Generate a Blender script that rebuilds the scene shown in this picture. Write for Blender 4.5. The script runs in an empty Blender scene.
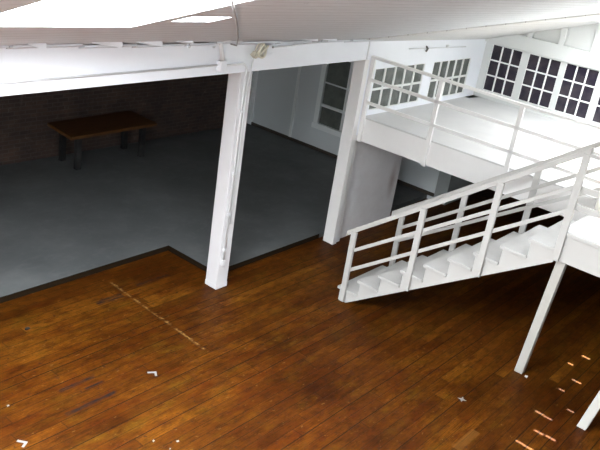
import bpy, bmesh, math, random
from mathutils import Vector, Matrix
random.seed(7)
S = bpy.context.scene
COL = S.collection
LOC = {}

# ------------------------------------------------------------------ mesh builder
class MB:
    def __init__(self):
        self.v = []; self.f = []
    def add(self, vs, fs):
        n = len(self.v); self.v += [tuple(p) for p in vs]; self.f += [tuple(i + n for i in q) for q in fs]; return self
    def box(self, x0, y0, z0, x1, y1, z1):
        return self.add([(x0,y0,z0),(x1,y0,z0),(x1,y1,z0),(x0,y1,z0),(x0,y0,z1),(x1,y0,z1),(x1,y1,z1),(x0,y1,z1)],
            [(0,3,2,1),(4,5,6,7),(0,1,5,4),(1,2,6,5),(2,3,7,6),(3,0,4,7)])
    def bar(self, p, q, w, h, up=(0,0,1)):
        # straight bar from p to q; w across, h along up
        p = Vector(p); q = Vector(q); d = (q-p).normalized(); s = d.cross(Vector(up)).normalized(); u = s.cross(d).normalized()
        vs = []
        for c in (p, q):
            for a, b in ((-1,-1),(1,-1),(1,1),(-1,1)): vs.append(c + s*(a*w/2) + u*(b*h/2))
        return self.add(vs, [(0,1,2,3),(7,6,5,4),(0,4,5,1),(1,5,6,2),(2,6,7,3),(3,7,4,0)])
    def plumb(self, p, q, w, h):
        # bar whose ends are cut plumb (vertical end faces), running in the yz plane; w along x, h vertical
        p = Vector(p); q = Vector(q); vs = []
        for c in (p, q):
            for a, b in ((-1,-1),(1,-1),(1,1),(-1,1)): vs.append(c + Vector((a*w/2, 0, b*h/2)))
        return self.add(vs, [(0,1,2,3),(7,6,5,4),(0,4,5,1),(1,5,6,2),(2,6,7,3),(3,7,4,0)])
    def tube(self, pts, r, n=8):
        pts = [Vector(p) for p in pts]; rings = []
        base = len(self.v)
        prev = None
        for i, p in enumerate(pts):
            a = pts[max(i-1,0)]; b = pts[min(i+1,len(pts)-1)]
            d = (b-a).normalized()
            if prev is None:
                s = d.cross(Vector((0.31,0.77,0.55))).normalized()
            else:
                s = (prev - d*prev.dot(d)).normalized()
            prev = s; u = d.cross(s)
            for k in range(n):
                t = 2*math.pi*k/n
                self.v.append(tuple(p + s*(r*math.cos(t)) + u*(r*math.sin(t))))
        m = len(pts)
        for i in range(m-1):
            for k in range(n):
                k2 = (k+1) % n
                self.f.append((base+i*n+k, base+i*n+k2, base+(i+1)*n+k2, base+(i+1)*n+k))
        self.f.append(tuple(base+k for k in reversed(range(n))))
        self.f.append(tuple(base+(m-1)*n+k for k in range(n)))
        return self
    def prism(self, poly, off):
        # poly: list of 3D points (one plane), off: extrusion vector
        n = len(poly); off = Vector(off)
        vs = [Vector(p) for p in poly] + [Vector(p)+off for p in poly]
        fs = [tuple(range(n)), tuple(reversed(range(n, 2*n)))]
        for i in range(n):
            j = (i+1) % n; fs.append((i, i+n, j+n, j))
        return self.add(vs, fs)
    def plate(self, u0, u1, v0, v1, holes, fn, t0, t1):
        # plate in (u,v) with rectangular holes and thickness; fn(u,v,t) -> xyz
        us = sorted(set([u0,u1]+[min(max(c,u0),u1) for h in holes for c in (h[0],h[1])]))
        vs = sorted(set([v0,v1]+[min(max(c,v0),v1) for h in holes for c in (h[2],h[3])]))
        nu, nv = len(us)-1, len(vs)-1
        def solid(i, j):
            if i < 0 or j < 0 or i >= nu or j >= nv: return False
            a = (us[i]+us[i+1])/2; b = (vs[j]+vs[j+1])/2
            return not any(h[0] < a < h[1] and h[2] < b < h[3] for h in holes)
        for i in range(nu):
            for j in range(nv):
                if not solid(i, j): continue
                a, b, c, d = us[i], us[i+1], vs[j], vs[j+1]
                P = [fn(a,c,t0),fn(b,c,t0),fn(b,d,t0),fn(a,d,t0),fn(a,c,t1),fn(b,c,t1),fn(b,d,t1),fn(a,d,t1)]
                F = [(0,3,2,1),(4,5,6,7)]
                if not solid(i,j-1): F.append((0,1,5,4))
                if not solid(i+1,j): F.append((1,2,6,5))
                if not solid(i,j+1): F.append((2,3,7,6))
                if not solid(i-1,j): F.append((3,0,4,7))
                self.add(P, F)
        return self
    def build(self, name, mat, parent=None, bevel=0, smooth=False, loc=None):
        base = Vector((0,0,0))
        if parent is not None: base = LOC[parent.name]
        if loc is None: loc = base
        loc = Vector(loc)
        me = bpy.data.meshes.new(name)
        me.from_pydata([tuple(Vector(p)-loc) for p in self.v], [], self.f)
        bm = bmesh.new(); bm.from_mesh(me)
        bmesh.ops.remove_doubles(bm, verts=bm.verts, dist=1e-5)
        bmesh.ops.recalc_face_normals(bm, faces=bm.faces)
        if smooth:
            for f in bm.faces: f.smooth = True
        bm.to_mesh(me); bm.free()
        me.materials.append(mat)
        o = bpy.data.objects.new(name, me); COL.objects.link(o)
        LOC[o.name] = loc
        if parent is not None:
            o.parent = parent; o.location = loc - base
        else:
            o.location = loc
        if bevel:
            m = o.modifiers.new('bevel', 'BEVEL'); m.width = bevel; m.segments = 2; m.limit_method = 'ANGLE'
        return o

def tag(o, label=None, cat=None, group=None, kind=None):
    if label: o['label'] = label
    if cat: o['category'] = cat
    if group: o['group'] = group
    if kind: o['kind'] = kind
    return o
def thing(name, label, cat, loc, group=None):
    o = bpy.data.objects.new(name, None); COL.objects.link(o)
    o.location = loc; LOC[o.name] = Vector(loc); o.empty_display_size = .1
    return tag(o, label, cat, group)
def structure(o, label=None):
    return tag(o, label, None, None, 'structure')

# ------------------------------------------------------------------ materials
def newmat(name):
    m = bpy.data.materials.new(name); m.use_nodes = True
    nt = m.node_tree; b = nt.nodes['Principled BSDF']
    return m, nt, b
def N(nt, kind, **kw):
    n = nt.nodes.new(kind)
    for k, v in kw.items():
        if k in n.inputs.keys() if isinstance(k, str) else False: n.inputs[k].default_value = v
        else: setattr(n, k, v)
    return n
def L(nt, a, b): nt.links.new(a, b)
def math_(nt, op, a, b=None, c=None, clamp=False):
    n = nt.nodes.new('ShaderNodeMath'); n.operation = op; n.use_clamp = clamp
    for i, q in enumerate((a, b, c)):
        if q is None: continue
        if hasattr(q, 'links'): L(nt, q, n.inputs[i])
        else: n.inputs[i].default_value = q
    return n.outputs[0]
def mix(nt, fac, a, b, mode='MIX'):
    n = nt.nodes.new('ShaderNodeMix'); n.data_type = 'RGBA'; n.blend_type = mode
    for sock, q in ((n.inputs[0], fac), (n.inputs[6], a), (n.inputs[7], b)):
        if hasattr(q, 'links'): L(nt, q, sock)
        elif isinstance(q, (int, float)): sock.default_value = q
        else: sock.default_value = (*q, 1)
    return n.outputs[2]
def ramp(nt, fac, stops):
    n = nt.nodes.new('ShaderNodeValToRGB'); e = n.color_ramp.elements
    while len(e) < len(stops): e.new(.5)
    for q, (p, c) in zip(e, stops):
        q.position = p; q.color = (*c, 1) if not isinstance(c, (int, float)) else (c, c, c, 1)
    L(nt, fac, n.inputs[0]); return n.outputs[0]
def position(nt):
    g = nt.nodes.new('ShaderNodeNewGeometry'); return g.outputs['Position']
def scaled(nt, vec, s):
    n = nt.nodes.new('ShaderNodeMapping'); n.inputs['Scale'].default_value = s; L(nt, vec, n.inputs[0]); return n.outputs[0]
def noise(nt, vec, scale, detail=4, rough=.55):
    n = nt.nodes.new('ShaderNodeTexNoise'); n.inputs['Scale'].default_value = scale; n.inputs['Detail'].default_value = detail
    n.inputs['Roughness'].default_value = rough; L(nt, vec, n.inputs['Vector']); return n.outputs['Fac']
def bump(nt, b, h, strength=.3, dist=.01):
    n = nt.nodes.new('ShaderNodeBump'); n.inputs['Strength'].default_value = strength; n.inputs['Distance'].default_value = dist
    L(nt, h, n.inputs['Height']); L(nt, n.outputs[0], b.inputs['Normal'])

def paint(name, c, dirt=.12, rough=.55, dc=(.45,.43,.4)):
    m, nt, b = newmat(name); p = position(nt)
    f = noise(nt, p, 2.3, 6, .65)
    f2 = noise(nt, p, 24, 3)
    r = ramp(nt, f, [(.45, 0), (.75, 1)])
    k = math_(nt, 'MULTIPLY', r, dirt)
    col = mix(nt, k, c, dc)
    L(nt, col, b.inputs['Base Color']); b.inputs['Roughness'].default_value = rough
    bump(nt, b, f2, .08, .004)
    return m
M = {}
M['beam'] = paint('beam_white_paint', (.84,.86,.9), .06)
M['column'] = paint('column_white_paint', (.64,.63,.64), .12)
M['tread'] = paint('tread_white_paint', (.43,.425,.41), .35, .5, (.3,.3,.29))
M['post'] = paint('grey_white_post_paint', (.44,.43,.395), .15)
M['white'] = paint('white_paint', (.80,.79,.775), .1)
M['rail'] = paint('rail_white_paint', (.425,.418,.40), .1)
M['deck'] = paint('deck_white_paint', (.60,.597,.585), .35, .5, (.46,.46,.45))
M['wallw'] = paint('wall_white_paint', (.62,.635,.62), .06)
M['back_wall'] = paint('pale_grey_wall_paint', (.70,.75,.77), .06, .6, (.55,.57,.57))
M['grey_wall'] = paint('grey_wall_paint', (.36,.39,.39), .15, .6, (.2,.21,.21))
M['frame_grey'] = paint('grey_frame_paint', (.88,.92,.93), .05)
M['conduit'] = paint('painted_steel_tube', (.72,.73,.74), .2, .5)
M['cable'] = paint('beige_cable', (.74,.72,.60), .25, .7)
M['wire'] = paint('grey_wire', (.3,.29,.29), .2, .5)
M['sash'] = paint('sash_white_paint', (.84,.85,.83), .05)
M['dark'] = paint('dark_brown_boards', (.05,.04,.03), .4, .8, (.02,.02,.02))
M['paper'] = paint('white_paper', (.21,.20,.195), .05, .8)
M['black'] = paint('black_painted_wood', (.005,.005,.006), .1, .6)
M['iron'] = paint('dark_iron', (.1,.09,.08), .3, .5)

def under_wall():
    m, nt, b = newmat('stained_white_paint'); p = position(nt)
    f = noise(nt, p, 2.5, 6, .7)
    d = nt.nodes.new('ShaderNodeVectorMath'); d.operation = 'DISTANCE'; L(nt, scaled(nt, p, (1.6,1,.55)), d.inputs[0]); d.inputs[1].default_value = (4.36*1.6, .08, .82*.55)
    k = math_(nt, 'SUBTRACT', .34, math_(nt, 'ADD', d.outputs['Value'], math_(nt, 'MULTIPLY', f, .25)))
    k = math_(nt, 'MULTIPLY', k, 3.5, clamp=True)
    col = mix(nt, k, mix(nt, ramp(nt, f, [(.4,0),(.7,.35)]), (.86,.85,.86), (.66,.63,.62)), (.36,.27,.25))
    L(nt, col, b.inputs['Base Color']); b.inputs['Roughness'].default_value = .6
    return m
M['under'] = under_wall()

def wood_floor():
    m, nt, b = newmat('worn_wood_planks'); p = position(nt)
    sep = nt.nodes.new('ShaderNodeSeparateXYZ'); L(nt, p, sep.inputs[0]); x, y = sep.outputs[0], sep.outputs[1]
    W = .135
    wob = math_(nt, 'MULTIPLY', noise(nt, p, .7, 2), .02)
    row = math_(nt, 'DIVIDE', math_(nt, 'ADD', y, wob), W)
    rid = math_(nt, 'FLOOR', row); rf = math_(nt, 'FRACT', row)
    h1 = nt.nodes.new('ShaderNodeTexWhiteNoise'); h1.noise_dimensions = '1D'; L(nt, rid, h1.inputs['W'])
    xs = math_(nt, 'DIVIDE', math_(nt, 'ADD', x, math_(nt, 'MULTIPLY', h1.outputs['Value'], 7.0)), 2.6)
    cid = math_(nt, 'FLOOR', xs); cf = math_(nt, 'FRACT', xs)
    h2 = nt.nodes.new('ShaderNodeTexWhiteNoise'); h2.noise_dimensions = '2D'
    cb = nt.nodes.new('ShaderNodeCombineXYZ'); L(nt, rid, cb.inputs[0]); L(nt, cid, cb.inputs[1]); L(nt, cb.outputs[0], h2.inputs['Vector'])
    tone = h2.outputs['Value']
    # seams
    e = math_(nt, 'ABSOLUTE', math_(nt, 'SUBTRACT', rf, .5))
    seam = math_(nt, 'GREATER_THAN', e, .452)
    hs = nt.nodes.new('ShaderNodeTexWhiteNoise'); hs.noise_dimensions = '1D'; L(nt, math_(nt, 'ADD', math_(nt, 'FLOOR', math_(nt, 'ADD', row, .5)), 31.7), hs.inputs['W'])
    seamk = math_(nt, 'MULTIPLY', seam, math_(nt, 'ADD', .42, math_(nt, 'MULTIPLY', math_(nt, 'GREATER_THAN', hs.outputs['Value'], .6), .45)))
    ce = math_(nt, 'ABSOLUTE', math_(nt, 'SUBTRACT', cf, .5))
    butt = math_(nt, 'MULTIPLY', math_(nt, 'GREATER_THAN', ce, .4968), .4)
    grain = noise(nt, scaled(nt, p, (1.2, 26, 1)), 3, 6, .65)
    fleck = noise(nt, scaled(nt, p, (5, 16, 1)), 5, 5, .7)
    patchy = noise(nt, p, .85, 5, .6)
    big = noise(nt, scaled(nt, p, (.5, 1.0, 1)), .55, 3, .5)
    base = ramp(nt, tone, [(0, (0.0616,0.0180,0.00104)), (.5, (0.0720,0.0216,0.00128)), (.92, (0.0800,0.0252,0.00160)), (1, (0.0944,0.0320,0.00240))])
    g = ramp(nt, grain, [(.3, .5), (.5, 1.0), (.75, 1.35)])
    c = mix(nt, 1, base, g, 'MULTIPLY')
    c = mix(nt, 1, c, ramp(nt, patchy, [(.33, (.55,.48,.42)), (.5, (1,1,1)), (.68, (1.3,1.42,1.5))]), 'MULTIPLY')
    hue = noise(nt, scaled(nt, p, (.9, 2.2, 1)), 1.9, 5, .65)
    c = mix(nt, ramp(nt, hue, [(.36, .75), (.48, 0)]), c, (0.0576,0.0124,0.00064))
    c = mix(nt, ramp(nt, hue, [(.54, 0), (.68, .7)]), c, (0.0776,0.0344,0.00240))
    c = mix(nt, 1, c, ramp(nt, big, [(.35, (.8,.68,.6)), (.55, (1,1,1))]), 'MULTIPLY')
    c = mix(nt, math_(nt, 'MULTIPLY', ramp(nt, fleck, [(.53, 0), (.67, 1)]), .7), c, (.026,.010,.003))
    c = mix(nt, 1, c, ramp(nt, tone, [(0, (.9,.88,.86)), (.5, (1.04,1.04,1.02)), (1, (1.16,1.17,1.16))]), 'MULTIPLY')
    mot = noise(nt, scaled(nt, p, (1.6, 3.2, 1)), 3.2, 6, .7)
    c = mix(nt, 1, c, ramp(nt, mot, [(.34, (.6,.56,.52)), (.5, (1.02,1.02,1)), (.66, (1.28,1.3,1.28))]), 'MULTIPLY')
    # specks of wear
    spk = noise(nt, p, 17, 3, .6)
    c = mix(nt, math_(nt, 'MULTIPLY', ramp(nt, spk, [(.62, 0), (.70, 1)]), .7), c, (.02,.010,.006))
    spk2 = noise(nt, scaled(nt, p, (1,1.6,1)), 11.3, 4, .6)
    c = mix(nt, math_(nt, 'MULTIPLY', ramp(nt, spk2, [(.64, 0), (.74, 1)]), .4), c, (.22,.13,.035))
    c = mix(nt, seamk, c, (.012,.005,.002))
    c = mix(nt, butt, c, (.012,.005,.002))
    # a pale worn scuff running across the planks
    def seg(cx, cy, hx, hy, soft, wob_s=9, wob_a=.05):
        dx = math_(nt, 'ABSOLUTE', math_(nt, 'SUBTRACT', x, cx)) if not hasattr(cx, 'links') else math_(nt, 'ABSOLUTE', math_(nt, 'SUBTRACT', x, cx))
        dy = math_(nt, 'ABSOLUTE', math_(nt, 'SUBTRACT', y, cy))
        a = math_(nt, 'DIVIDE', math_(nt, 'SUBTRACT', hx, dx), soft, clamp=True)
        bq = math_(nt, 'DIVIDE', math_(nt, 'SUBTRACT', hy, dy), min(soft*2, hy*.5), clamp=True)
        return math_(nt, 'MULTIPLY', a, bq)
    brk = noise(nt, p, 9, 4, .7)
    cx = math_(nt, 'ADD', -1.118, math_(nt, 'MULTIPLY', y, .054))
    cx = math_(nt, 'ADD', cx, math_(nt, 'MULTIPLY', math_(nt, 'SUBTRACT', brk, .5), .11))
    k = math_(nt, 'MULTIPLY', seg(cx, 0.0, .026, 1.02, .02), ramp(nt, brk, [(.46, .04), (.6, 1)]))
    c = mix(nt, math_(nt, 'MULTIPLY', k, .65), c, (.30,.18,.06))
    # dark gouges
    for gx, gy, hx, hy in ((-2.76,-.655,.24,.028),(-2.63,-.79,.13,.018),(-2.84,-1.03,.33,.03),(-.55,.72,.3,.03),(-1.35,.62,.22,.06)):
        kk = math_(nt, 'MULTIPLY', seg(gx, gy, hx, hy, .03), ramp(nt, noise(nt, scaled(nt, p, (2.5,10,1)), 3, 4), [(.38, .15), (.6, 1)]))
        c = mix(nt, math_(nt, 'MULTIPLY', kk, .95), c, (.009,.009,.01))
    # one newer, paler board
    kk = seg(-.08, -4.08, .24, .062, .01)
    c = mix(nt, math_(nt, 'MULTIPLY', kk, .3), c, (.2,.09,.02))
    L(nt, c, b.inputs['Base Color'])
    r = ramp(nt, patchy, [(.3, .48), (.7, .62)]); L(nt, r, b.inputs['Roughness'])
    b.inputs['Specular IOR Level'].default_value = .09
    hh = math_(nt, 'SUBTRACT', math_(nt, 'MULTIPLY', grain, .4), math_(nt, 'ADD', seam, butt))
    bump(nt, b, hh, .25, .004)
    return m
M['floor'] = wood_floor()

def concrete():
    m, nt, b = newmat('smooth_grey_concrete'); p = position(nt)
    f = noise(nt, p, 1.1, 7, .62); f2 = noise(nt, scaled(nt, p, (1,1.5,1)), 5, 6, .7); f3 = noise(nt, p, 40, 2)
    c = ramp(nt, f, [(.3, (0.0789,0.0855,0.08549)), (.55, (0.1079,0.1162,0.11620)), (.75, (0.1494,0.1577,0.15604))])
    c = mix(nt, math_(nt, 'MULTIPLY', ramp(nt, f2, [(.5, 0), (.75, 1)]), .35), c, (0.1909,0.1992,0.19920))
    L(nt, c, b.inputs['Base Color']); b.inputs['Roughness'].default_value = .5; bump(nt, b, f3, .06, .003)
    return m
M['concrete'] = concrete()

def brick(name, c1, c2, mo):
    m, nt, b = newmat(name); p = position(nt)
    sep = nt.nodes.new('ShaderNodeSeparateXYZ'); L(nt, p, sep.inputs[0])
    cb = nt.nodes.new('ShaderNodeCombineXYZ'); L(nt, math_(nt, 'ADD', sep.outputs[0], sep.outputs[1]), cb.inputs[0]); L(nt, sep.outputs[2], cb.inputs[1])
    t = nt.nodes.new('ShaderNodeTexBrick'); L(nt, cb.outputs[0], t.inputs['Vector'])
    t.inputs['Scale'].default_value = 1; t.inputs['Brick Width'].default_value = .22; t.inputs['Row Height'].default_value = .075
    t.inputs['Mortar Size'].default_value = .008; t.inputs['Color1'].default_value = (*c1,1); t.inputs['Color2'].default_value = (*c2,1); t.inputs['Mortar'].default_value = (*mo,1)
    f = noise(nt, p, 2.2, 5, .7); f2 = noise(nt, p, 9, 4, .7)
    c = mix(nt, 1, t.outputs['Color'], ramp(nt, f, [(.3, (.6,.6,.62)), (.6, (1.1,1.05,1.0)), (.8, (1.7,1.5,1.4))]), 'MULTIPLY')
    c = mix(nt, math_(nt, 'MULTIPLY', ramp(nt, f2, [(.6, 0), (.8, 1)]), .4), c, (.25,.2,.18))
    L(nt, c, b.inputs['Base Color']); b.inputs['Roughness'].default_value = .85
    bump(nt, b, math_(nt, 'ADD', t.outputs['Fac'], math_(nt, 'MULTIPLY', f2, .5)), -.5, .01)
    return m
M['brick'] = brick('dark_old_brick', (.068,.040,.031), (.042,.027,.023), (.072,.057,.05))
M['unlit_brick'] = brick('shade_brown_brick', (.05,.035,.03), (.04,.028,.024), (.05,.04,.035))  # dark colour stands in for the unlit depth below the platform

def boards(name, c1, c2, c3, w):
    m, nt, b = newmat(name); p = position(nt)
    sep = nt.nodes.new('ShaderNodeSeparateXYZ'); L(nt, p, sep.inputs[0])
    q = math_(nt, 'ADD', sep.outputs[1], math_(nt, 'MULTIPLY', sep.outputs[0], .08))
    row = math_(nt, 'DIVIDE', q, w); rid = math_(nt, 'FLOOR', row); rf = math_(nt, 'FRACT', row)
    h = nt.nodes.new('ShaderNodeTexWhiteNoise'); h.noise_dimensions = '1D'; L(nt, rid, h.inputs['W'])
    g = noise(nt, scaled(nt, p, (1.5, 22, 10)), 2.2, 6, .65)
    f = noise(nt, p, 3.1, 5, .7)
    c = mix(nt, ramp(nt, g, [(.3, 0), (.7, 1)]), c1, c2)
    c = mix(nt, math_(nt, 'MULTIPLY', h.outputs['Value'], .35), c, c3)
    c = mix(nt, math_(nt, 'MULTIPLY', ramp(nt, f, [(.66, 0), (.74, 1)]), .5), c, (.16,.14,.13))
    e = math_(nt, 'ABSOLUTE', math_(nt, 'SUBTRACT', rf, .5)); seam = math_(nt, 'GREATER_THAN', e, .47)
    c = mix(nt, math_(nt, 'MULTIPLY', seam, .45), c, (.12,.11,.1))
    L(nt, c, b.inputs['Base Color']); b.inputs['Roughness'].default_value = .8
    bump(nt, b, math_(nt, 'SUBTRACT', g, seam), .3, .006)
    return m
M['ceil'] = boards('weathered_grey_boards', (.56,.585,.615), (.70,.725,.76), (.62,.645,.675), .16)
M['ceilw'] = boards('white_painted_boards', (.54,.535,.52), (.62,.61,.6), (.5,.495,.485), .2)

def glass(name, c, c2, rough=.12, spec=.5):
    m, nt, b = newmat(name); p = position(nt)
    f = noise(nt, p, 4, 3, .6)
    L(nt, mix(nt, ramp(nt, f, [(.35, 0), (.65, 1)]), c, c2), b.inputs['Base Color'])
    b.inputs['Roughness'].default_value = rough; b.inputs['Specular IOR Level'].default_value = spec
    return m
M['glass_unlit'] = glass('unlit_window_glass', (.022,.018,.03), (.05,.042,.05), .2, .3)  # opaque panes, the dark of the unlit rooms behind is in the colour
M['glass_hazy'] = glass('hazy_window_glass', (.07,.078,.068), (.16,.17,.155), .3, .4)
M['glass_dim'] = glass('dim_window_glass', (.11,.125,.112), (.17,.185,.17), .3, .3)

def table_wood():
    m, nt, b = newmat('brown_table_wood'); p = position(nt)
    g = noise(nt, scaled(nt, p, (1.4, 18, 8)), 3, 6, .6)
    L(nt, ramp(nt, g, [(.3, (.08,.032,.009)), (.7, (.15,.062,.018))]), b.inputs['Base Color'])
    b.inputs['Roughness'].default_value = .5; b.inputs['Specular IOR Level'].default_value = .25
    return m
M['table'] = table_wood()
M['nosing'] = paint('dark_stained_edge_board', (.014,.008,.0035), .3, .95, (.01,.008,.006))
M['nosing'].node_tree.nodes['Principled BSDF'].inputs['Specular IOR Level'].default_value = .08

# ------------------------------------------------------------------ dimensions (metres)
XR = 6.633           # wall with the row of windows
XB = 6.252           # side wall of the back room
YB = 5.365           # brick wall
H = 3.106            # underside of header beam
ZC = .087            # concrete slab
ZP = 2.2             # platform floor
XP = 2.902           # platform front edge
X1, X2 = 1.273, 2.395   # stair sides
XL, YF = -11.0, -9.0
XE = 9.6             # end of the dark space below the platform
def ceil_z(x, y): return 3.30 + .028*(6.63 - x) - .36*y

# ------------------------------------------------------------------ floors
structure(MB().box(XL-.2, YF-.2, -.1, XE+.2, 1.6, 0).build('floor', M['floor']), 'worn brown plank floor of the lower hall')
XJ, YJ, YE = .265, 1.315, .30
slab = MB()
slab.box(XL-.2, YJ, .001, XJ, YB+.2, ZC).box(XJ, YE, .001, XE+.2, YB+.2, ZC)
structure(slab.build('floor', M['concrete']), 'smooth grey concrete floor of the back room')
tr = MB()
tr.box(XL, YJ-.012, .001, XJ-.012, YJ, ZC-.004)
tr.box(XJ-.012, YE-.012, .001, XJ, YJ, ZC-.004)
tr.box(XJ, YE-.012, .001, 2.70, YE, ZC-.004)
structure(tr.build('trim_1', M['nosing'], bevel=.003), 'dark edge board along the step up to the concrete floor')

# ------------------------------------------------------------------ walls
FILL_OPENING = (-8.2, -6.2, 2.4, 4.0)   # unseen opening added in the left wall to brighten stair and platform sides
structure(MB().box(XL-.2, YB, 0, XB+.2, YB+.2, 3.4).build('wall_back', M['brick']), 'dark old brick wall of the back room')
structure(MB().plate(YF-.2, YB+.2, 0, 7.2, [FILL_OPENING], lambda u, v, t: (t, u, v), XL-.2, XL).build('wall_left', M['grey_wall']), 'plain wall at the left end of the hall')
structure(MB().box(XL-.2, YF-.2, 0, XE+.2, YF, 7.2).build('wall_front', M['grey_wall']), 'plain wall behind the viewer')
# side wall of the back room, with an opening for its window
wr = MB(); WY0, WY1, WZ0, WZ1 = 2.05, 3.30, .70, 2.20
wr.plate(.15, YB+.2, 0, 3.4, [(WY0, WY1, WZ0, WZ1)], lambda u, v, t: (t, u, v), XB, XB+.18)
structure(wr.build('wall_back_right', M['back_wall']), 'grey panelled side wall of the back room')
tm = MB()
tm.box(XB-.03, YB-.13, ZC, XB, YB, 3.2)
tm.box(XB-.018, 4.0, ZC, XB, 4.07, 3.2)
structure(tm.build('trim_2', M['frame_grey'], bevel=.004), 'grey cover strips on the side wall of the back room')
structure(MB().box(XB-.025, .15, ZC, XB, YB, ZC+.07).build('baseboard_back_right', M['dark']), 'dark baseboard of the back room')
# dim window in that wall
fr = MB()
for a, b in ((WY0-.12, WY0), (WY1, WY1+.12)): fr.box(XB-.04, a, WZ0-.12, XB+.02, b, WZ1+.12)
fr.box(XB-.04, WY0, WZ1, XB+.02, WY1, WZ1+.12).box(XB-.055, WY0-.14, WZ0-.12, XB+.02, WY1+.14, WZ0)
w = structure(fr.build('window_1', M['frame_grey'], bevel=.004), 'grey framed sash window in the side wall of the back room')
ms = MB()
ms.box(XB-.01, WY0, 1.09, XB+.04, WY1, 1.15)
for y in (2.27, 2.68, 3.09)[1:2]: ms.box(XB-.005, y-.028, WZ0, XB+.035, y+.028, WZ1)
for z in (1.62,): ms.box(XB, WY0, z-.014, XB+.03, WY1, z+.014)
ms.build('muntin', M['frame_grey'], w)
MB().box(XB+.03, WY0, WZ0, XB+.045, WY1, WZ1).build('pane', M['glass_dim'], w)

# wall under the platform
structure(MB().box(2.80, .08, 0, 4.545, .22, ZP-.05).build('wall_under_platform', M['under']), 'scuffed white wall below the platform')
# wall above the platform with two wide windows (in line with the beam)
WA = [(3.035, 4.526), (4.822, 6.165)]; AZ0, AZ1 = 2.285, 2.945
wa = MB(); wa.plate(2.75, XR+.2, ZP-.3, 3.75, [(a, b, AZ0, AZ1) for a, b in WA], lambda u, v, t: (u, t, v), .0, .14)
structure(wa.build('wall_platform_back', M['beam']), 'white wall at the far end of the platform')
nwin = 2
for i, (a, b) in enumerate(WA):
    f = MB(); t = .012
    f.box(a, .0, AZ0, a+t, .06, AZ1).box(b-t, .0, AZ0, b, .06, AZ1).box(a, .0, AZ1-t*.6, b, .06, AZ1).box(a, .0, AZ0, b, .06, AZ0+t*.7)
    w = structure(f.build('window_%d' % nwin, M['sash'], bevel=.003), ('hazy ten pane window nearer the pillar' if i == 0 else 'ten pane window next to the wall corner')); nwin += 1
    g = MB()
    for k in range(1, 5):
        xx = a + (b-a)*k/5; g.box(xx-.017, .0, AZ0, xx+.017, .021, AZ1)
    zz = (AZ0+AZ1)/2; g.box(a, .0, zz-.017, b, .021, zz+.017)
    g.build('muntin', M['sash'], w)
    MB().box(a, .022, AZ0, b, .03, AZ1).build('pane', M['glass_hazy'], w)
# right wall above the platform, row of nine pane windows
WB = [(-.753, -.154), (-1.501, -.891), (-2.2, -1.608), (-2.92, -2.32), (-3.63, -3.03), (-4.34, -3.74)]; BZ0, BZ1 = 2.356, 3.213
wb = MB(); wb.plate(YF, .14, ZP-.3, 3.25, [(a, b, BZ0, BZ1) for a, b in WB], lambda u, v, t: (t, u, v), XR, XR+.16)
wb.prism([(XR, .14, 3.25), (XR, YF, 3.25), (XR, YF, 3.30+.36*9+.06), (XR, .14, 3.31)], (.16, 0, 0))
structure(wb.build('wall_right', M['wallw']), 'white wall with a row of windows beside the platform')
WBL = ['nine pane window in the corner of the right wall', 'second nine pane window from the corner of the right wall',
       'third nine pane window from the corner of the right wall', 'fourth nine pane window from the corner of the right wall', None, None]
for (a, b), lb in zip(WB, WBL):
    f = MB(); t = .003
    f.box(XR-.005, a, BZ0, XR+.06, a+t, BZ1).box(XR-.005, b-t, BZ0, XR+.06, b, BZ1).box(XR-.005, a, BZ1-t, XR+.06, b, BZ1).box(XR-.005, a, BZ0, XR+.06, b, BZ0+t)
    w = structure(f.build('window_%d' % nwin, M['sash'], bevel=.003), lb); nwin += 1
    g = MB()
    for k in (1, 2):
        yy = a + (b-a)*k/3; g.box(XR-.002, yy-.012, BZ0, XR+.021, yy+.012, BZ1)
        zz = BZ0 + (BZ1-BZ0)*k/3; g.box(XR-.002, a, zz-.012, XR+.021, b, zz+.012)
    g.build('muntin', M['sash'], w)
    MB().box(XR+.022, a, BZ0, XR+.03, b, BZ1).build('pane', M['glass_unlit'], w)
# header board, studs above the windows, baseboard
st = MB(); st.box(XR-.07, YF, BZ1+.03, XR, 0, 3.50)
for k in range(12):
    y = -.25 - k*.59; st.box(XR-.07, y-.05, 3.5, XR, y+.05, ceil_z(XR, y)+.05)
structure(st.build('trim_3', M['wallw'], bevel=.004), 'white header board and studs above the row of windows')
structure(MB().box(XR-.03, YF, ZP, XR, 0, ZP+.1).build('baseboard_right', M['wallw'], bevel=.004), 'white baseboard below the row of windows')
# unlit space below the platform, its darkness put into the brick colour
lo = MB(); lo.box(XE, YF, 0, XE+.2, YB, ZP)
structure(lo.build('wall_lower_right', M['unlit_brick']), 'brick wall far below the platform, coloured dark for shade')
structure(MB().box(XB, -.12, 0, XE+.1, .15, ZP).build('wall_lower_back', M['grey_wall']), 'grey wall end below the platform')

structure(MB().box(XR+.16, YF, ZP-.05, XE+.2, YB+.2, ZP+.05).build('ceiling_lower', M['grey_wall']), 'ceiling of the dark space beyond the platform')
structure(MB().box(XB+.18, YB, 0, XE+.2, YB+.2, ZP).build('wall_far_back', M['unlit_brick']), 'wall end beyond the back room, coloured dark for shade')
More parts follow.
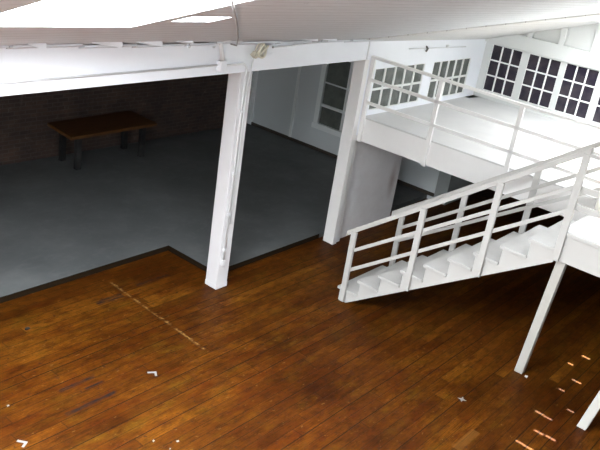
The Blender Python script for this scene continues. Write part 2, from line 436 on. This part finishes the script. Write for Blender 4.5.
# ------------------------------------------------------------------ ceilings
CT = ceil_z
SKY = [(-8.6, -2.75, -4.9, -1.21), (-2.6, -2.15, -1.80, -1.53), (5.07, 5.85, -3.2, -2.26), (3.3, 6.0, -4.9, -4.1)]
ce = MB(); ce.plate(XL-.2, XR+.2, YF-.2, .12, SKY, lambda u, v, t: (u, v, CT(u, v)+t), 0, .05)
structure(ce.build('ceiling', M['ceil']), 'weathered grey board ceiling sloping down to the white beam')
cw = MB(); poly = [(2.27, 0), (4.34, -2.69), (5.05, -2.69), (5.05, -2.24), (6.63, -2.24), (6.63, 0)]
cw.prism([(x, y, CT(x, y)-.022) for x, y in poly], (0, 0, .02))
structure(cw.build('ceiling', M['ceilw']), 'white painted ceiling boards in the corner above the platform')
rf = MB()
for x in (-4.67,): rf.prism([(x-.33, -6.45, CT(x, -6.45)-.02), (x+.33, -6.45, CT(x, -6.45)-.02), (x+.33, -1.15, CT(x, -1.15)-.02), (x-.33, -1.15, CT(x, -1.15)-.02)], (0, 0, .12))
structure(rf.build('trim_4', M['ceil']), 'rafters crossing the skylight')
# short white blocks between ceiling boards and beam
bl = MB()
for a, b, h in ((-3.1,-2.91,.07),(-2.4,-2.03,.06),(-1.84,-1.5,.055),(-1.3,-1.05,.035),(-4.1,-3.6,.06),(.86,1.2,.03),(1.3,1.62,.03)):
    za, zb = CT(a, -.03), CT(b, -.03)
    bl.prism([(a, -.20, CT(a,-.2)), (b, -.20, CT(b,-.2)), (b, -.20, CT(b,-.2)-h), (a, -.20, CT(a,-.2)-.01)], (0, .2, 0))
structure(bl.build('trim_5', M['beam']), 'short white blocks in the gap between beam and ceiling boards')
rag = MB(); x = -10.9
while x < 2.2:
    ln = random.uniform(.35, .9); y = -random.uniform(.05, .16); h = random.uniform(.012, .03)
    rag.prism([(x, y, CT(x, y)-h-.01), (x+ln*.93, y-.02, CT(x+ln, y)-h), (x+ln*.93, .0, CT(x+ln, 0)-h), (x, .0, CT(x, 0)-h-.01)], (0, 0, .02))
    x += ln
structure(rag.build('trim_6', M['ceil']), 'ragged lower ends of the grey ceiling boards')
structure(MB().box(XL-.2, .1, 3.22, XR, YB+.2, 3.3).build('ceiling_back', M['grey_wall']), 'ceiling of the back room')

# ------------------------------------------------------------------ beam
bm_ = MB(); bm_.box(XL, 0, H, 2.72, .22, 3.95)
hb = structure(bm_.build('header_beam', M['beam'], bevel=.006), 'long white header beam across the hall')
MB().box(XL, -.014, H+.004, -.005, .02, 3.235).build('lower_board', M['beam'], hb, bevel=.004)
MB().box(2.718, -.012, 3.12, 2.735, .02, 3.44).build('joint_strip', M['conduit'], hb)

# ------------------------------------------------------------------ columns
c = thing('column', 'white square wooden column standing alone at the concrete corner', 'column', (.11, .11, 0))
MB().box(0, 0, 0, .215, .22, H).build('shaft', M['column'], c, bevel=.008)
b_ = MB(); b_.box(-.003, -.003, 0, .218, .223, .07)
b_.build('base_block', M['column'], c, bevel=.004)
c = thing('column', 'white column at the end of the platform beside the scuffed wall', 'column', (2.8, .1, 0))
MB().box(2.70, .015, 0, 2.93, .2, H).build('shaft', M['white'], c, bevel=.006)
MB().box(2.695, -.012, 0, 2.80, .05, H).build('face_board', M['white'], c, bevel=.005)

# ------------------------------------------------------------------ platform
pf = thing('platform', 'raised white platform with railing along the row of windows', 'platform', (4.5, -2, ZP))
spots = [(.377,-4.519),(.371,-4.623),(.739,-4.593),(.752,-4.73),(1.111,-4.436),(1.101,-4.55),(1.48,-4.684),(1.832,-4.423),(2.197,-4.478),(2.556,-4.253),(2.919,-4.335)]
SUN = (-.6, 0, -1)
sz = [(.034,.052),(.034,.055),(.036,.055),(.036,.06),(.034,.055),(.03,.05),(.028,.04),(.028,.035),(.032,.06),(.03,.035),(.034,.055)]
holes = []
for (sx, sy), (hx, hy) in zip(spots, sz):
    # gap between deck boards that lets the sun through: centre on the sun line at mid thickness
    cx = sx + .6*(ZP-.012); holes.append((cx-hx*.5-.006, cx+hx*.5+.006, sy-hy, sy+hy))
YL = -3.985; Y_END = -8.9
dk = MB()
dk.plate(X1, XP, Y_END, YL, [h for h in holes if h[0] < XP], lambda u, v, t: (u, v, t), ZP-.024, ZP)
dk.plate(XP, XR, Y_END, 0, [h for h in holes if h[0] > XP], lambda u, v, t: (u, v, t), ZP-.024, ZP)
dk.build('deck', M['deck'], pf)
fa = MB(); fa.box(XP, YL, 1.805, XP+.05, -.005, ZP-.024)
fa.build('fascia', M['white'], pf, bevel=.004)
fb = MB(); fb.box(X1, Y_END, 1.845, X1+.045, YL, ZP-.024)
fb.build('fascia', M['rail'], pf, bevel=.004)
MB().box(X1-.03, Y_END, ZP-.03, X1+.02, YL, ZP+.012).build('deck_edge', M['rail'], pf, bevel=.004)
fc = MB(); fc.box(X1+.045, YL-.045, 1.87, XP+.05, YL, ZP-.024); fc.build('fascia', M['white'], pf)
# railing along the platform edge
rl = MB()
def pr(z0, y0, z1, y1): return (XP-.03, y0, z0), (XP-.03, y1, z1)
rl.bar((XP-.03, 0, 3.15), (XP-.03, -2.53, 3.095), .065, .04); rl.bar((XP-.03, -2.53, 3.095), (XP-.03, -4.0, 3.10), .065, .04)
R1 = rl.build('handrail', M['white'], pf, bevel=.006)
MB().bar((XP-.03, 0, 2.80), (XP-.03, -4.0, 2.76), .03, .05).build('rail', M['white'], R1, bevel=.004)
MB().bar((XP-.03, 0, 2.445), (XP-.03, -4.0, 2.42), .03, .05).build('rail', M['white'], R1, bevel=.004)
for y, zt, zb in ((-.035, 3.13, 1.80), (-1.25, 3.13, 1.79), (-2.53, 3.075, 1.79), (-3.86, 3.09, 1.80)):
    MB().box(XP-.045, y-.033, zb, XP-.001, y+.033, zt).build('post', M['white'], R1, bevel=.005)
# railing along the landing
rl = MB(); rl.bar((X1+.0, -4.0, 3.135), (X1, -8.9, 3.135), .08, .04)
R2 = rl.build('handrail', M['rail'], pf, bevel=.006)
for z in (2.735, 2.52): MB().bar((X1+.02, -4.0, z), (X1+.02, -8.9, z), .035, .07).build('rail', M['rail'], R2, bevel=.004)
for y in (-5.4, -6.8): MB().box(X1-.045, y-.045, 1.845, X1, y+.045, 3.115).build('post', M['rail'], R2, bevel=.005)
# short rail closing the gap between stair and platform
rl = MB(); rl.bar((X2, -4.02, 3.12), (XP-.03, -4.02, 3.10), .06, .04)
R3 = rl.build('handrail', M['rail'], pf, bevel=.005)
for z in (2.735, 2.45): MB().bar((X2, -4.02, z), (XP-.03, -4.02, z), .03, .06).build('rail', M['rail'], R3)
MB().box(X2-.04, -4.06, ZP, X2+.04, -3.98, 3.10).build('post', M['rail'], R3, bevel=.005)

# ------------------------------------------------------------------ posts under the landing
def lean_post(label, foot, top):
    p, q = Vector(foot), Vector(top)
    d = (q-p)
    t = thing('support_post', label, 'post', foot)
    w = .055; m = MB()
    m.add([(p.x, p.y-w, 0), (p.x+.09, p.y-w, 0), (p.x+.09, p.y+w, 0), (p.x, p.y+w, 0), (q.x, q.y-w, q.z), (q.x+.09, q.y-w, q.z), (q.x+.09, q.y+w, q.z), (q.x, q.y+w, q.z)],
        [(0,3,2,1),(4,5,6,7),(0,1,5,4),(1,2,6,5),(2,3,7,6),(3,0,4,7)])
    m.build('shaft', M['post'], t, bevel=.005)
    m = MB(); f = .02
    m.box(q.x-.004, q.y-w-.004, q.z-.012, q.x+.094, q.y+w+.004, q.z).build('top_plate', M['white'], t)
lean_post('leaning white post under the landing corner at the stair top', (1.725, -3.86, 0), (1.325, -4.085, 1.846))
lean_post('white post near the sun spots under the landing, at the right edge', (1.235, -4.905, 0), (1.325, -5.25, 1.846))

# ------------------------------------------------------------------ staircase
sc = thing('staircase', 'white wooden staircase with open railings climbing to the landing', 'staircase', (1.83, -1.25, 0))
RISE, RUN, YN = .22, .31, -1.187
def nose(k): return YN - RUN*(k-1)
def stringer(x0, x1):
    pts = [(-1.215, 0.0), (-1.351, 0.0), (-4.0, 1.80), (-4.0, 2.16)]
    for k in range(9, 0, -1):
        pts += [(nose(k+1)-.03, RISE*(k)+RISE-.04)] if k == 9 and False else []
        yk = nose(k) - .03
        pts += [(nose(k+1)-.03 if k < 9 else -4.0, RISE*k-.04), (yk, RISE*k-.04)]
    # tidy: drop to floor at the first riser
    m = MB(); m.prism([(x0, y, z) for y, z in pts], (x1-x0, 0, 0)); return m
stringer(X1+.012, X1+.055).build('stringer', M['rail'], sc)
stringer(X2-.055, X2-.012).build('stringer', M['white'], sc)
for k in range(1, 10):
    n = nose(k)
    MB().box(X1-.022, n-RUN-.03 if k < 9 else -3.99, RISE*k-.04, X2+.01, n, RISE*k).build('tread', M['tread'], sc, bevel=.005)
for k in range(1, 11):
    n = nose(k) - .03
    MB().box(X1+.055, n-.02, RISE*(k-1)+(.0 if k == 1 else -.002), X2-.055, n, RISE*k-.04 if k < 10 else RISE*k-.03).build('riser', M['white'], sc)
def rail(x, hand, lows, posts, px, hw=.085):
    m = MB(); m.plumb((x, hand[0][0], hand[0][1]), (x, hand[1][0], hand[1][1]), hw, .075)
    r = m.build('handrail', M['rail'], sc, bevel=.006)
    for (a, b) in lows:
        MB().plumb((px[1], a[0], a[1]), (px[1], b[0], b[1]), .035, .058).build('rail', M['rail'], r, bevel=.004)
    for y, z0, z1 in posts:
        MB().box(px[0], y-.04, z0, px[0]+.045, y+.04, z1).build('post', M['rail'], r, bevel=.005)
    return r
rail(X1-.005, ((-1.19, 1.055), (-4.07, 3.19)), [((-1.30, .815), (-4.03, 2.76)), ((-1.30, .508), (-4.03, 2.475))],
     [(-1.305, .03, 1.12), (-2.265, .645, 1.83), (-3.175, 1.265, 2.505), (-4.035, 1.85, 3.14)], (X1-.055, X1+.008))
rail(X2+.005, ((-1.183, 1.098), (-4.05, 3.20)), [((-1.34, .91), (-4.0, 2.81)), ((-1.34, .70), (-4.0, 2.51))],
     [(-1.335, .05, 1.19), (-2.235, .62, 1.86), (-3.15, 1.25, 2.53)], (X2+.005, X2-.01))

# ------------------------------------------------------------------ table in the back room
tb = thing('table', 'low brown wooden table with black legs by the brick wall', 'table', (.773, 4.493, ZC))
th = .712
top = [(.64, 4.40), (2.635, 4.46), (2.665, 5.335), (.735, 5.27)]
m = MB(); m.prism([(x, y, ZC+th-.055) for x, y in top], (0, 0, .055)); m.build('tabletop', M['table'], tb, bevel=.006)
legs = [(.945, 4.62), (2.44, 4.655), (2.42, 5.165), (.965, 5.12)]
for x, y in legs: MB().box(x-.05, y-.045, ZC, x+.05, y+.045, ZC+th-.055).build('leg', M['black'], tb, bevel=.004)
m = MB(); m.bar((*legs[0], ZC+th-.085), (*legs[1], ZC+th-.085), .035, .06).bar((*legs[3], ZC+th-.085), (*legs[2], ZC+th-.085), .035, .06)
m.build('apron', M['black'], tb)

# ------------------------------------------------------------------ conduits, cable, hooks on the beam
def arc(c, r, a0, a1, n=7):
    return [(c[0]+r*math.cos(math.radians(a0+(a1-a0)*i/n)), c[1], c[2]+r*math.sin(math.radians(a0+(a1-a0)*i/n))) for i in range(n+1)]
cd = thing('conduit', 'thin white conduit along the beam bending down the lone column', 'conduit', (-.40, -.02, 3.22))
m = MB(); yc = -.03
m.tube([(-.38, yc, 3.222), (-.05, yc, 3.226)] + arc((-.03, yc, 3.136), .09, 90, 0) + [(.062, yc+.012, 2.9), (.064, yc+.012, .42)], .014)
m.build('tube', M['conduit'], cd, smooth=True)
cl = thing('conduit', 'thin white conduit running along the beam left of the junction box', 'conduit', (-4.7, -.03, 3.24))
m = MB(); m.tube([(-9, yc, 3.26), (-.465, yc, 3.236)], .012); m.build('tube', M['conduit'], cl, smooth=True)
m = MB(); m.tube([(-.475, -.05, 3.535), (-.468, -.05, 3.50), (-.41, -.05, 3.28)], .028, 10); m.build('tube', M['conduit'], cd, smooth=True)
m = MB(); m.tube([(-.475, -.05, 3.53), (-.475, -.20, 3.59)], .03, 10); m.build('tube', M['conduit'], cd, smooth=True)
MB().box(-.46, -.085, 3.165, -.355, .0, 3.29).build('junction_box', M['beam'], cd, bevel=.01)
for z in (2.6, 1.75, 1.15, .62): MB().box(.045, -.038, z-.018, .083, .0, z+.018).build('clip', M['conduit'], cd)
MB().box(.04, -.04, .38, .088, 0, .46).build('end_cap', M['conduit'], cd, bevel=.006)
c2 = thing('cable', 'second grey cable running down the column edge below the coil', 'cable', (.15, -.01, 3.3))
m = MB(); m.tube([(.165, -.03, 3.3), (.14, -.028, 3.12), (.125, -.012, 2.9), (.12, -.012, 1.0)], .009, 6); m.build('cord', M['conduit'], c2, smooth=True)
c3 = thing('cable_coil', 'coiled beige cable hanging on the beam above the lone column', 'cable', (.25, -.03, 3.43))
m = MB()
for j in range(5):
    r = .078 + .012*random.random(); cx, cz = .245+.02*random.uniform(-1,1), 3.385+.012*random.uniform(-1,1)
    m.tube([(cx + r*.8*math.cos(t*.4), -.05-.014*j+.01*math.sin(t*.8), cz + r*math.sin(t*.4)) for t in range(17)], .011, 6)
m.build('loop', M['cable'], c3, smooth=True)
m = MB()
for j in range(5):
    dx = .02*random.uniform(-1, 1)
    m.tube([(.33+dx, -.06-.01*j, 3.45), (.27+dx, -.06-.01*j, 3.39), (.205+dx, -.045-.01*j, 3.345), (.155+dx, -.035-.01*j, 3.30), (.13+dx*2, -.03-.01*j, 3.33), (.17+dx, -.03-.01*j, 3.37)], .013, 6)
m.build('bundle', M['cable'], c3, smooth=True)
m = MB(); m.box(.33, -.09, 3.33, .45, 0, 3.455); m.build('bracket', M['beam'], c3, bevel=.025)
MB().tube([(.425, -.1, 3.425), (.425, -.0, 3.425)], .014, 8).build('screw', M['iron'], c3)
c4 = thing('cable', 'thin cable along the beam top running right from the coil', 'cable', (1, -.02, 3.4))
m = MB(); m.tube([(.45, -.02, 3.40), (.8, -.02, 3.405), (1.3, -.02, 3.425), (1.75, -.02, 3.435), (2.66, -.02, 3.42)], .011, 6); m.build('cord', M['conduit'], c4, smooth=True)
c5 = thing('hanging_wire', 'thin grey wire hanging from the ceiling beside the junction box', 'wire', (-.136, -.03, 3.52))
m = MB(); m.tube([(-.27, -.025, 3.478), (-.16, -.025, 3.455), (-.2, -.06, 3.475), (-.81, -.64, 3.71), (-1.48, -1.25, 3.95), (-2.26, -1.95, 4.22), (-3.1, -2.69, 4.51), (-4.36, -3.80, CT(-4.36, -3.80)-.03)], .009, 6); m.build('strand', M['wire'], c5, smooth=True)
for i, (x, z, lb) in enumerate(((-.94, 3.468, 'small dark nail in the beam, left of the other nail'), (-.541, 3.45, 'small dark nail in the beam just left of the junction box'))):
    n = MB(); n.tube([(x, 0, z), (x, -.02, z-.002), (x+.002, -.035, z+.012)], .010, 6)
    o = n.build('nail', M['conduit'], loc=(x, 0, z)); tag(o, lb, 'nail', 'nails in the beam')
rd = thing('rod', 'thin rod and hook fixed above the platform windows', 'rod', (4.8, -.02, 3.2))
MB().tube([(3.87, -.02, 3.225), (5.82, -.02, 3.172)], .008, 6).build('bar', M['conduit'], rd, smooth=True)
MB().tube([(4.44, -.0, 3.235), (4.42, -.045, 3.21), (4.38, -.045, 3.165)], .017, 8).build('hook', M['iron'], rd, smooth=True)
MB().box(5.10, -.03, 3.18, 5.16, 0, 3.235).build('bracket', M['conduit'], rd)

# ------------------------------------------------------------------ scraps on the floor
def flat(name, label, pts, z, mat, cat, group=None):
    cx = sum(p[0] for p in pts)/len(pts); cy = sum(p[1] for p in pts)/len(pts)
    k = .7 if name != 'paper_scrap' else 1.0
    pts = [(cx+(x-cx)*k, cy+(y-cy)*k) for x, y in pts]
    m = MB(); m.prism([(x, y, .001) for x, y in pts], (0, 0, z))
    o = m.build(name, mat, loc=(cx, cy, 0)); return tag(o, label, cat, group)
def lshape(cx, cy, a, s=1.0):
    q = [(-.11,-.025),(.02,-.025),(.02,-.12),(.062,-.12),(.062,.022),(-.11,.022)]
    c_, s_ = math.cos(a), math.sin(a)
    return [(cx + s*(u*c_-v*s_), cy + s*(u*s_+v*c_)) for u, v in q]
flat('paper_scrap', 'white bent paper scrap on planks in the lower left corner', lshape(-3.70, -1.13, -1.0, .6), .004, M['paper'], 'paper', 'paper scraps on the floor')
flat('paper_scrap', 'white bent paper scrap on planks below the pale scuff line', lshape(-1.97, -1.0, -.6, .6), .004, M['paper'], 'paper', 'paper scraps on the floor')
star = [(.569 + (.055 if i % 2 == 0 else .022)*math.cos(i*math.pi/4+.3), -3.668 + (.055 if i % 2 == 0 else .022)*math.sin(i*math.pi/4+.3)) for i in range(8)]
flat('paper_scrap', 'tiny star shaped white scrap on the dark planks near the stairs', star, .004, M['paper'], 'paper', 'paper scraps on the floor')
flat('paper_scrap', 'tiny pale scrap beside the foot of the leaning post', [(1.70,-4.0),(1.76,-3.99),(1.75,-3.955),(1.71,-3.96)], .004, M['conduit'], 'paper', 'paper scraps on the floor')
flat('paint_fleck', 'upper right of the three white paint flecks at the bottom', [(-2.57,-2.08),(-2.535,-2.09),(-2.52,-2.06),(-2.56,-2.05)], .003, M['paper'], 'paint fleck', 'paint flecks')
flat('paint_fleck', 'lower of the three white paint flecks at the bottom', [(-2.70,-2.12),(-2.665,-2.11),(-2.675,-2.09)], .003, M['paper'], 'paint fleck', 'paint flecks')
flat('paint_fleck', 'leftmost of the three white paint flecks at the bottom', [(-2.75,-1.93),(-2.71,-1.92),(-2.715,-1.89),(-2.74,-1.9)], .003, M['paper'], 'paint fleck', 'paint flecks')
flat('paint_fleck', 'lone white paint fleck at the left edge of the floor', [(-3.54,-.565),(-3.50,-.56),(-3.50,-.53),(-3.53,-.535)], .003, M['paper'], 'paint fleck', 'paint flecks')
flat('debris_chip', 'small dark chip on the planks near the concrete step', [(-2.62,.575),(-2.54,.58),(-2.53,.63),(-2.58,.64),(-2.62,.61)], .012, M['black'], 'debris')

# ------------------------------------------------------------------ light
w = bpy.data.worlds.new('overcast_sky'); S.world = w; w.use_nodes = True
bg = w.node_tree.nodes['Background']; bg.inputs[0].default_value = (.93, .96, 1.0, 1); bg.inputs[1].default_value = 9.5
def portal(name, h):
    x0, x1, y0, y1 = h; l = bpy.data.lights.new(name, 'AREA'); l.shape = 'RECTANGLE'
    n = Vector((.028, .36, 1)).normalized()
    l.size = x1-x0; l.size_y = (y1-y0)*math.sqrt(1+.36**2); l.cycles.is_portal = True
    o = bpy.data.objects.new(name, l); COL.objects.link(o)
    cx, cy = (x0+x1)/2, (y0+y1)/2
    o.location = (cx, cy, CT(cx, cy)+.04)
    zax = n; xax = Vector((1, 0, -.028)).normalized(); yax = zax.cross(xax)
    o.rotation_euler = Matrix((xax, yax, zax)).transposed().to_euler()
for i, h in enumerate(SKY):
    if i != 1: portal('skylight_portal', h)
l = bpy.data.lights.new('window_portal', 'AREA'); l.shape = 'RECTANGLE'; l.size = FILL_OPENING[1]-FILL_OPENING[0]; l.size_y = FILL_OPENING[3]-FILL_OPENING[2]; l.cycles.is_portal = True  # portal for the opening added in the left wall
o = bpy.data.objects.new('window_portal', l); COL.objects.link(o); o.location = (XL-.1, (FILL_OPENING[0]+FILL_OPENING[1])/2, (FILL_OPENING[2]+FILL_OPENING[3])/2)
o.rotation_euler = Matrix(((0,0,-1),(1,0,0),(0,-1,0))).to_euler() if False else Matrix(((0,0,-1),(-1,0,0),(0,1,0))).to_euler()
sl = bpy.data.lights.new('sun', 'SUN'); sl.energy = 11; sl.angle = .009; sl.color = (1, .93, .78)
so = bpy.data.objects.new('sun', sl); COL.objects.link(so); so.location = (6, -2, 9)
so.rotation_euler = Vector(SUN).to_track_quat('-Z', 'Y').to_euler()

# ------------------------------------------------------------------ camera
cam = bpy.data.cameras.new('camera'); co = bpy.data.objects.new('camera', cam); COL.objects.link(co)
Rm = Matrix(((0.6376224295482056, 0.21599093370086359, -0.7394494938101402), (-0.7564042837593539, 0.35735307335487126, -0.5478606944053631), (0.1459116062811396, 0.9086510317623906, 0.391232802343567)))
mw = Rm.to_4x4(); mw.translation = Vector((-7.06734, -6.51538, 5.24657)); co.matrix_world = mw
cam.sensor_width = 36; cam.lens = 769.318*36/600; cam.clip_start = .05; cam.clip_end = 200
S.camera = co
S.view_settings.view_transform = 'Standard'; S.view_settings.look = 'None'; S.view_settings.gamma = 1; S.view_settings.use_curve_mapping = False
S.view_settings.exposure = 2.05
S.cycles.max_bounces = 10; S.cycles.diffuse_bounces = 6
